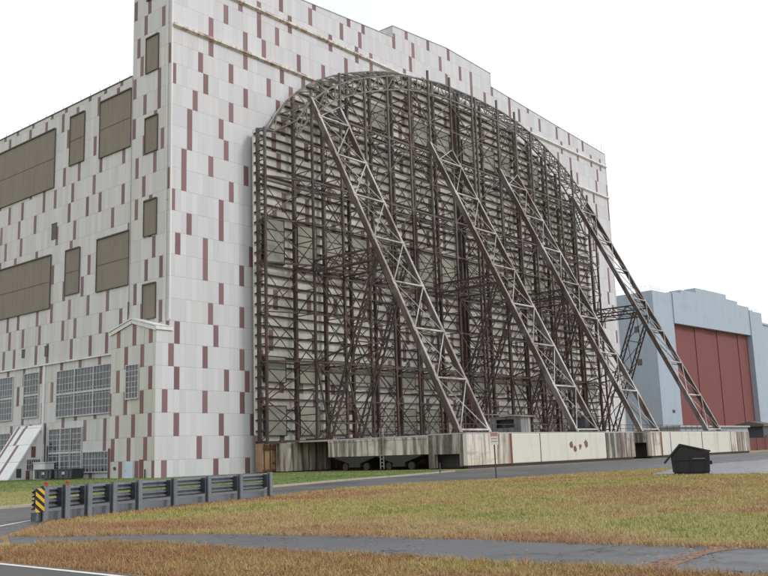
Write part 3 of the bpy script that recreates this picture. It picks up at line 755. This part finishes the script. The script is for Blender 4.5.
sheet('edge_line', [(-51.34,-64.2),(-51.34,-100),(-51.22,-100),(-51.22,-64.2)], .012, M['line'])
sheet('lane_line', [(-60,-64.8),(-52,-59.3),(-46.3,-54.8),(-43.9,-52.75),(-43.9,-52.6),(-46.3,-54.62),(-52,-59.1),(-60,-64.6)], .012, M['line'])
PU = [(-48.0,-58.6),(-47.4,-60.3),(-46.3,-61.7),(-45.6,-63.3),(-44.9,-66.5),(-44.5,-69.7),(-44.4,-71.9),(-44.2,-73.6),(-44.0,-75.4),(-43.6,-80),(-43.0,-95)]
PL = [(-46.8,-95),(-47.1,-80),(-47.3,-76.3),(-47.3,-75.2),(-47.3,-74.2),(-47.5,-72.6),(-47.45,-71.0),(-47.65,-69.0),(-47.65,-66.9),(-47.6,-64.6),(-47.8,-63.5),(-48.4,-62.3),(-49.3,-61.2)]
sheet('path', wob(PU,.10)+wob(PL,.16), .010, M['path'])
sheet('path_crack', wob([(-47.25,-74.95),(-46,-74.85),(-45,-74.8),(-44.0,-74.95)],.10,.25)+wob([(-44.0,-74.35),(-45,-74.55),(-46,-74.55),(-47.2,-74.45)],.12,.25), .014, M['peel'])
kp = ROAD_FAR[2:9]
b = MB()
for a, c in zip(kp, kp[1:]): b.bar((a[0],a[1]+.12,.05),(c[0],c[1]+.12,.05),.28,.11)
o = b.build('kerb', M['kerb']); tag(o, kind='structure')

# grass and leaves
rng = np.random.default_rng(3)
def inside(P, poly):
    x, y = P[:,0], P[:,1]; r = np.zeros(len(P), bool); j = len(poly)-1
    for i in range(len(poly)):
        xi, yi = poly[i]; xj, yj = poly[j]
        c = ((yi > y) != (yj > y)) & (x < (xj-xi)*(y-yi)/(yj-yi+1e-12)+xi); r ^= c; j = i
    return r
def scatter(poly, dens_n):
    xs = [p[0] for p in poly]; ys = [p[1] for p in poly]
    P = np.column_stack([rng.uniform(min(xs),max(xs),dens_n), rng.uniform(min(ys),max(ys),dens_n)])
    return P[inside(P, poly)]
VERGE = [(-49.5,-61.2)]+[p for p in PL[::-1]]+[(-51.0,-95),(-51.0,-68.6),(-51.05,-64.5),(-50.9,-63.5)]
LAWN = PU+[(-20,-95),(-5,-95),(-5,-70),(-8.3,-63.0),(-8.7,-57.0)]+[(10.,-51.)]+ROAD_NEAR[1:-2]
STRIP = ROAD_FAR[2:9]+[(13,-23.5),(11,-3),(-2,-3),(-2,10),(-8,26),(-45,10),(-60,-30)]
CAM = np.array((-59.615,-80.6))
def blades(name, P, hmin, hmax, wid, mat, lean=.6):
    n = len(P); d = np.hypot(*(P-CAM).T); h = rng.uniform(hmin,hmax,n); a = rng.uniform(0,2*np.pi,n)
    w = wid*np.clip(d/22,1,3.2)*rng.uniform(.6,1.2,n)
    ux, uy = np.cos(a), np.sin(a); b2 = rng.uniform(0,2*np.pi,n); l = rng.uniform(0,lean,n)*h
    V = np.zeros((n,3,3), np.float32)
    V[:,0,0] = P[:,0]-ux*w/2; V[:,0,1] = P[:,1]-uy*w/2; V[:,1,0] = P[:,0]+ux*w/2; V[:,1,1] = P[:,1]+uy*w/2
    V[:,2,0] = P[:,0]+np.cos(b2)*l; V[:,2,1] = P[:,1]+np.sin(b2)*l; V[:,2,2] = h
    me = bpy.data.meshes.new(name); me.vertices.add(3*n); me.loops.add(3*n); me.polygons.add(n)
    me.vertices.foreach_set('co', V.ravel()); me.loops.foreach_set('vertex_index', np.arange(3*n, dtype=np.int32))
    me.polygons.foreach_set('loop_start', np.arange(0,3*n,3,dtype=np.int32)); me.polygons.foreach_set('loop_total', np.full(n,3,dtype=np.int32))
    me.update(); me.materials.append(mat)
    g = np.repeat(np.array([green(x,y) for x,y in P])+rng.normal(0,.12,n), 3)
    at = me.attributes.new('green','FLOAT','POINT'); at.data.foreach_set('value', g.astype(np.float32))
    o = bpy.data.objects.new(name, me); COL.objects.link(o); return o
def cull(P, near=80, keep=1.0):
    d = np.hypot(*(P-CAM).T); return P[rng.uniform(0,1,len(P)) < keep*np.clip((26/np.maximum(d,1))**1.3,.0,1.)]
P = scatter(VERGE, 190000); P = P[P[:,1] > -82]
o = blades('grass', P[:80000], .02, .085, .02, M['blade'], 1.0); tag(o, 'dead brown grass on the narrow verge between path and nearest road', 'grass', kind='stuff')
P = scatter(LAWN, 900000); P = cull(P)
o = blades('grass', P[:230000], .025, .08, .022, M['blade'], .9); tag(o, 'patchy brown and green lawn between the path and the road', 'grass', kind='stuff')
P = scatter(STRIP, 90000); P = P[P[:,1] < 20]
o = blades('grass', P[:40000], .03, .07, .03, M['blade'], .6); tag(o, 'green mown grass at the foot of the big hangar', 'grass', kind='stuff')

tc_ = [p for p in scatter(VERGE, 1500) if p[1] > -80] + [(a[0]+-.25+random.gauss(0,.16), a[1]+(c_[1]-a[1])*random.random()) for a, c_ in list(zip(PL,PL[1:]))*14]
TP = []
for x, y in tc_:
    k = random.randint(10,34); sp_ = random.uniform(.03,.12)
    for q in range(k): TP.append((x+random.gauss(0,sp_), y+random.gauss(0,sp_)))
for a, c_ in list(zip(PU,PU[1:]))*26:
    f = random.random(); x = a[0]+(c_[0]-a[0])*f+random.gauss(0,.10); y = a[1]+(c_[1]-a[1])*f
    for q in range(14): TP.append((x+random.gauss(0,.07), y+random.gauss(0,.12)))
TP = np.array(TP)
o = blades('grass', TP, .05, .14, .016, M['blade'], 1.1); tag(o, 'shaggy tufts of dead grass spilling over the near path edge', 'grass', kind='stuff')
tl_ = scatter(LAWN, 5000); tl_ = tl_[np.hypot(*(tl_-CAM).T) < 55]; TP = []
for x, y in tl_:
    k = random.randint(8,26); sp_ = random.uniform(.05,.22)
    for q in range(k): TP.append((x+random.gauss(0,sp_), y+random.gauss(0,sp_)))
TP = np.array(TP)
o = blades('grass', TP, .05, .13, .018, M['blade'], 1.0); tag(o, 'thicker clumps of coarse grass dotted over the lawn', 'grass', kind='stuff')

def leaves(P, s0, s1):
    b = MB()
    for x,y in P:
        s = random.uniform(s0,s1); a = random.uniform(0,6.28); tl = random.uniform(-.5,.5); z = random.uniform(.012,.05)
        u = Vector((math.cos(a),math.sin(a),tl*.5))*s; w = Vector((-math.sin(a),math.cos(a),random.uniform(-.4,.4)))*s*.45; c = Vector((x,y,z+s*.5))
        b.add([c-u,c+w,c+u,c-w],[(0,1,2,3)])
    return b
P1 = scatter(VERGE, 9000)
edge = []
for a, c in list(zip(PU,PU[1:]))+list(zip(PL,PL[1:])):
    L = math.dist(a,c)
    for k in range(int(L*22)):
        f = random.random(); edge.append((a[0]+(c[0]-a[0])*f+random.gauss(0,.22), a[1]+(c[1]-a[1])*f+random.gauss(0,.15)))
for k in range(260): edge.append((random.uniform(-47.3,-43.6), -74.7+random.gauss(0,.16)))
for k in range(420): f = random.random(); edge.append((-47.3+3.2*random.random(), -62.5-20*f))
for k in range(500):
    f = random.random(); edge.append((-44.5+12.9*f, -54.3+4.*f+random.gauss(-.5,.45)))
P1 = [p for p in P1 if p[1] > -82][:2600] + edge
o = leaves(P1, .018, .042).build('fallen_leaves', M['leaf']); tag(o, 'scattered dead brown leaves along the path edges and verge', 'leaves', kind='stuff')

# ------------------------------------------------------------------ barrier, signs, bins
bx = [-44.5,-43.55,-42.5,-41.25,-39.9,-37.9,-35.8,-33.7,-31.6]
def byy(x): 
    f = (x+44.5)/12.9; return -54.1+4.0*f+.35*math.sin(math.pi*f)
gb = empty('guard_rail', (-38,-52,0), 'blue grey steel guard rail with heavy posts standing along the road edge', 'guard rail')
bd = Vector((12.9,4.,0)).normalized(); bn = Vector((bd.y,-bd.x,0))          # towards the camera
def bp(x, off, z): return Vector((x,byy(x),z))+bn*off
for i, x in enumerate(bx):
    b = MB(); c = bp(x,0,0)
    b.bar(c+Vector((0,0,0)), c+Vector((0,0,1.06)), .20, .04, tuple(bn)) ; b.bar(c-bn*.13, c-bn*.13+Vector((0,0,1.06)), .20, .03, tuple(bn)); b.bar(c-bn*.065, c-bn*.065+Vector((0,0,1.05)), .025, .12, tuple(bn))
    po = b.build('post', M['galv'], gb)
    b = MB(); 
    for z0,z1 in ((.42,.98),): b.bar(c-bn*.26+bd*.02+Vector((0,0,z0)), c-bn*.26+bd*.02+Vector((0,0,z1)), .22, .22, tuple(bn))
    b.build('spacer_block', M['galv_dark'], po)
    if i < 2:
        b = MB(); b.cyl(c+Vector((0,0,1.06)), c+Vector((0,0,1.14)), .06, 8); b.cyl(c+Vector((0,0,1.14)), c+Vector((0,0,1.17)), .08, 8); b.build('reflector', M['reflector'], po)
def rail(zc, hgt, wave):
    b = MB(); xs = list(np.linspace(bx[0]-.12,bx[-1]+.12,25))
    if wave: pr = [(.0,-.5),(.0,-.40),(.09,-.30),(.09,-.17),(.0,-.06),(.0,.06),(.09,.17),(.09,.30),(.0,.40),(.0,.5)]
    else: pr = [(.0,-.5),(.0,.5)]
    base = -.42
    vs = []; 
    for x in xs:
        for o_,q in pr: vs.append(bp(x,base+o_,zc+q*hgt))
    for x in xs:
        for o_,q in pr: vs.append(bp(x,base+o_-.03,zc+q*hgt))
    n = len(pr); N = len(xs); fs = []
    for s_ in (0,N*n):
        for i in range(N-1):
            for k in range(n-1): fs.append((s_+i*n+k,s_+(i+1)*n+k,s_+(i+1)*n+k+1,s_+i*n+k+1))
    for i in range(N-1):
        for k in (0,n-1): fs.append((i*n+k,(i+1)*n+k,N*n+(i+1)*n+k,N*n+i*n+k))
    b.add(vs, fs); b.build('rail', M['galv'], gb)
rail(.87,.30,True); rail(.50,.30,True); rail(.14,.24,False)
b = MB(); b.bar(bp(bx[-1]+.16,-.42,.66),bp(bx[-1]+.16,-.42,1.0),.05,.12); b.bar(bp(bx[-1]+.2,-.3,.45),bp(bx[-1]+.2,-.3,.8),.04,.1); b.build('end_cap', M['sign_white'], gb)

hm = empty('hazard_marker', (-44.8,-54.35,0), 'yellow and black striped hazard marker panel at the left end of the guard rail', 'marker sign')
fd = Vector((-.49,-.87,0)); sd = Vector((.87,-.49,0)); c0 = Vector((-44.83,-54.35,0))
b = MB(); b.bar(c0+Vector((0,0,.30)), c0+Vector((0,0,1.00)), .25, .02, tuple(fd)); b.build('sign_panel', M['hazard'], hm)
b = MB(); b.bar(c0-fd*.05, c0-fd*.05+Vector((0,0,1.0)), .06, .05, tuple(fd)); b.build('post', M['post'], hm)

sp = empty('road_sign', (-12.7,-49.2,0), 'small red and white notice on a thin dark post before the concrete base', 'sign')
c0 = Vector((-12.7,-49.2,0)); fd = Vector((-.83,-.56,0)).normalized(); sd = Vector((-fd.y,fd.x,0))
b = MB(); b.bar(c0, c0+Vector((0,0,2.7)), .08, .06, tuple(fd)); b.build('post', M['post'], sp)
b = MB(); b.bar(c0+fd*.05+Vector((0,0,2.02)), c0+fd*.05+Vector((0,0,2.76)), .46, .02, tuple(fd)); pnl = b.build('sign_panel', M['sign_white'], sp)
b = MB(); b.bar(c0+fd*.064+Vector((0,0,2.52)), c0+fd*.064+Vector((0,0,2.74)), .43, .006, tuple(fd)); 
b.bar(c0+fd*.064+Vector((0,0,2.36)), c0+fd*.064+Vector((0,0,2.41)), .36, .006, tuple(fd)); b.bar(c0+fd*.064+Vector((0,0,2.2)), c0+fd*.064+Vector((0,0,2.24)), .36, .006, tuple(fd)); b.build('sign_lettering', M['sign_red'], pnl)
st = MB(); st.cyl((1.6,-34.2,0),(1.6,-34.2,.75),.06,6); st.cyl((1.6,-34.2,.75),(1.6,-34.2,.80),.08,6); o = st.build('marker_stake', M['post']); tag(o, 'short dark stake in the grass near the dark opening of the concrete base', 'stake')

dm = empty('dumpster', (-7.3,-58.4,0), 'black waste skip with sloping lid standing on the pavement beside the lawn', 'dumpster', rz=0)
c0 = Vector((-7.2,-58.9,0)); ex = Vector((.42,-.91,0)).normalized(); ey = Vector((-ex.y,ex.x,0))   # ex runs to the right in the photo
def D(u,v,z): return c0+ex*u+ey*v+Vector((0,0,z))
def dpoly(prof_, v0, v1):
    b = MB(); n = len(prof_); b.add([D(u,v0,z) for u,z in prof_]+[D(u,v1,z) for u,z in prof_], [tuple(range(n)),tuple(range(2*n-1,n-1,-1))]+[(i,(i+1)%n,n+(i+1)%n,n+i) for i in range(n)]); return b
dpoly([(-.98,.10),(1.0,.10),(1.06,1.22),(-.45,1.60),(-1.02,.98)], -.8, .9).build('body', M['dump'], dm, bevel=.03)
dpoly([(-.52,1.62),(1.12,1.22),(1.12,1.30),(-.50,1.72)], -.85, .95).build('lid', M['dump'], dm)
dpoly([(-.50,1.72),(-.44,1.66),(-1.40,.60),(-1.46,.67)], -.80, .9).build('lid', M['dump'], dm)
dpoly([(-.9,.02),(.95,.02),(.95,.10),(-.9,.10)], -.75, .85).build('skid', M['black'], dm)
b = MB()
for u in (-.75,0,.78): b.bar(D(u,-.84,.15),D(u+.03,-.84,1.1),.07,.05,tuple(ey))
b.bar(D(-1.0,-.83,.82),D(1.04,-.83,.82),.06,.08); b.build('rib', M['dump'], dm)
b = MB(); b.bar(D(1.10,-.5,.62),D(1.10,.6,.62),.14,.2); b.build('lift_pocket', M['dump'], dm)
b = MB(); b.bar(D(.1,-.825,.87),D(.8,-.825,.87),.03,.02); b.build('worn_stripe', M['coping'], dm)

def bin_(y0, label):
    r = empty('waste_container', (-2.4,y0+1.7,0), label, 'container', 'dark containers beside the hangar wall')
    b = MB(); b.prism([(y0,.08),(y0+3.5,.08),(y0+3.6,1.05),(y0-.1,1.05)],0,-3.1,-1.6); b.build('body', M['bin'], r, bevel=.03)
    b = MB(); b.box(-3.18,-1.52,y0-.15,y0+1.72,1.06,1.16); b.build('lid', M['bin'], r); b = MB(); b.box(-3.18,-1.52,y0+1.78,y0+3.65,1.06,1.16); b.build('lid', M['bin'], r)
    b = MB(); b.box(-3.16,-3.10,y0+1.4,y0+1.9,.55,.85); b.build('notice', M['sign_white'], r)
    for q in (.6,1.75,2.9):
        b = MB(); b.box(-3.16,-3.10,y0+q-.05,y0+q+.05,.1,1.0); b.build('rib', M['bin'], r)
bin_(13.3, 'right hand dark container, nearer the front corner of the hangar wall')
bin_(17.6, 'left hand dark container, nearer the white striped slope')
b = MB(); b.box(-1.6,-.4,21.6,24.2,0,1.9); b.box(-1.7,-.3,21.5,24.3,1.9,2.0); b.build('body', M['white_trim'])
eb = bpy.data.objects['body.003'] if 'body.003' in bpy.data.objects else COL.objects[-1]
eb.name = 'utility_cabinet'; tag(eb, 'pale utility cabinet behind the dark containers by the hangar wall', 'cabinet')

# ------------------------------------------------------------------ camera, sky, sun
cam = bpy.data.cameras.new('camera'); co = bpy.data.objects.new('camera', cam); COL.objects.link(co)
cam.sensor_width = 36; cam.lens = 36*921.83/768; cam.clip_end = 6000; cam.clip_start = .1
r_ = Vector((.64965741,-.75956493,-.03172317)); u_ = Vector((-.11413661,-.13870687,.98373433)); f_ = Vector((.75161032,.63546953,.17680611))
mw = Matrix(((r_.x,u_.x,-f_.x,-59.615),(r_.y,u_.y,-f_.y,-80.600),(r_.z,u_.z,-f_.z,1.697),(0,0,0,1)))
co.matrix_world = mw; sc.camera = co

SE, SA = R(42), math.atan2(.42, -.90)       # sun elevation and azimuth (x=.42, y=-.90): front right of the hangar
w = bpy.data.worlds.new('World'); sc.world = w; w.use_nodes = True; nt = w.node_tree; N = nt.nodes
bg = N['Background']; bg.inputs['Strength'].default_value = .12
sky = N.new('ShaderNodeTexSky'); sky.sky_type = 'NISHITA'; sky.sun_disc = False; sky.sun_elevation = SE; sky.sun_rotation = SA
sky.air_density = 1.; sky.dust_density = 3.
tc = N.new('ShaderNodeTexCoord'); mp = N.new('ShaderNodeMapping'); mp.inputs['Scale'].default_value = (1,1,2.2); nt.links.new(tc.outputs['Generated'], mp.inputs[0])
nz = N.new('ShaderNodeTexNoise'); nz.inputs['Scale'].default_value = 2.2; nz.inputs['Detail'].default_value = 6; nt.links.new(mp.outputs[0], nz.inputs['Vector'])
mr = N.new('ShaderNodeMapRange'); mr.inputs[1].default_value = .3; mr.inputs[2].default_value = .75; mr.inputs[3].default_value = .70; mr.inputs[4].default_value = .97; nt.links.new(nz.outputs[0], mr.inputs[0])
mx = N.new('ShaderNodeMix'); mx.data_type = 'RGBA'; mx.inputs[7].default_value = (11.0,11.2,11.5,1)
nt.links.new(mr.outputs[0], mx.inputs[0]); nt.links.new(sky.outputs[0], mx.inputs[6]); nt.links.new(mx.outputs[2], bg.inputs['Color'])
sl = bpy.data.lights.new('sun','SUN'); sl.energy = 1.5; sl.angle = R(12); sl.color = (1,.985,.965)
so = bpy.data.objects.new('sun', sl); COL.objects.link(so)
d = Vector((.42*math.cos(SE)/.993, -.90*math.cos(SE)/.993, math.sin(SE)))
so.rotation_euler = d.to_track_quat('Z','Y').to_euler(); so.location = (0,-60,120)
vs_ = sc.view_settings; vs_.view_transform = 'Standard'; vs_.look = 'None'; vs_.exposure = 0; vs_.gamma = 1; vs_.use_curve_mapping = False
sc.render.film_transparent = False
sc.cycles.max_bounces = 5; sc.cycles.diffuse_bounces = 3; sc.cycles.glossy_bounces = 2
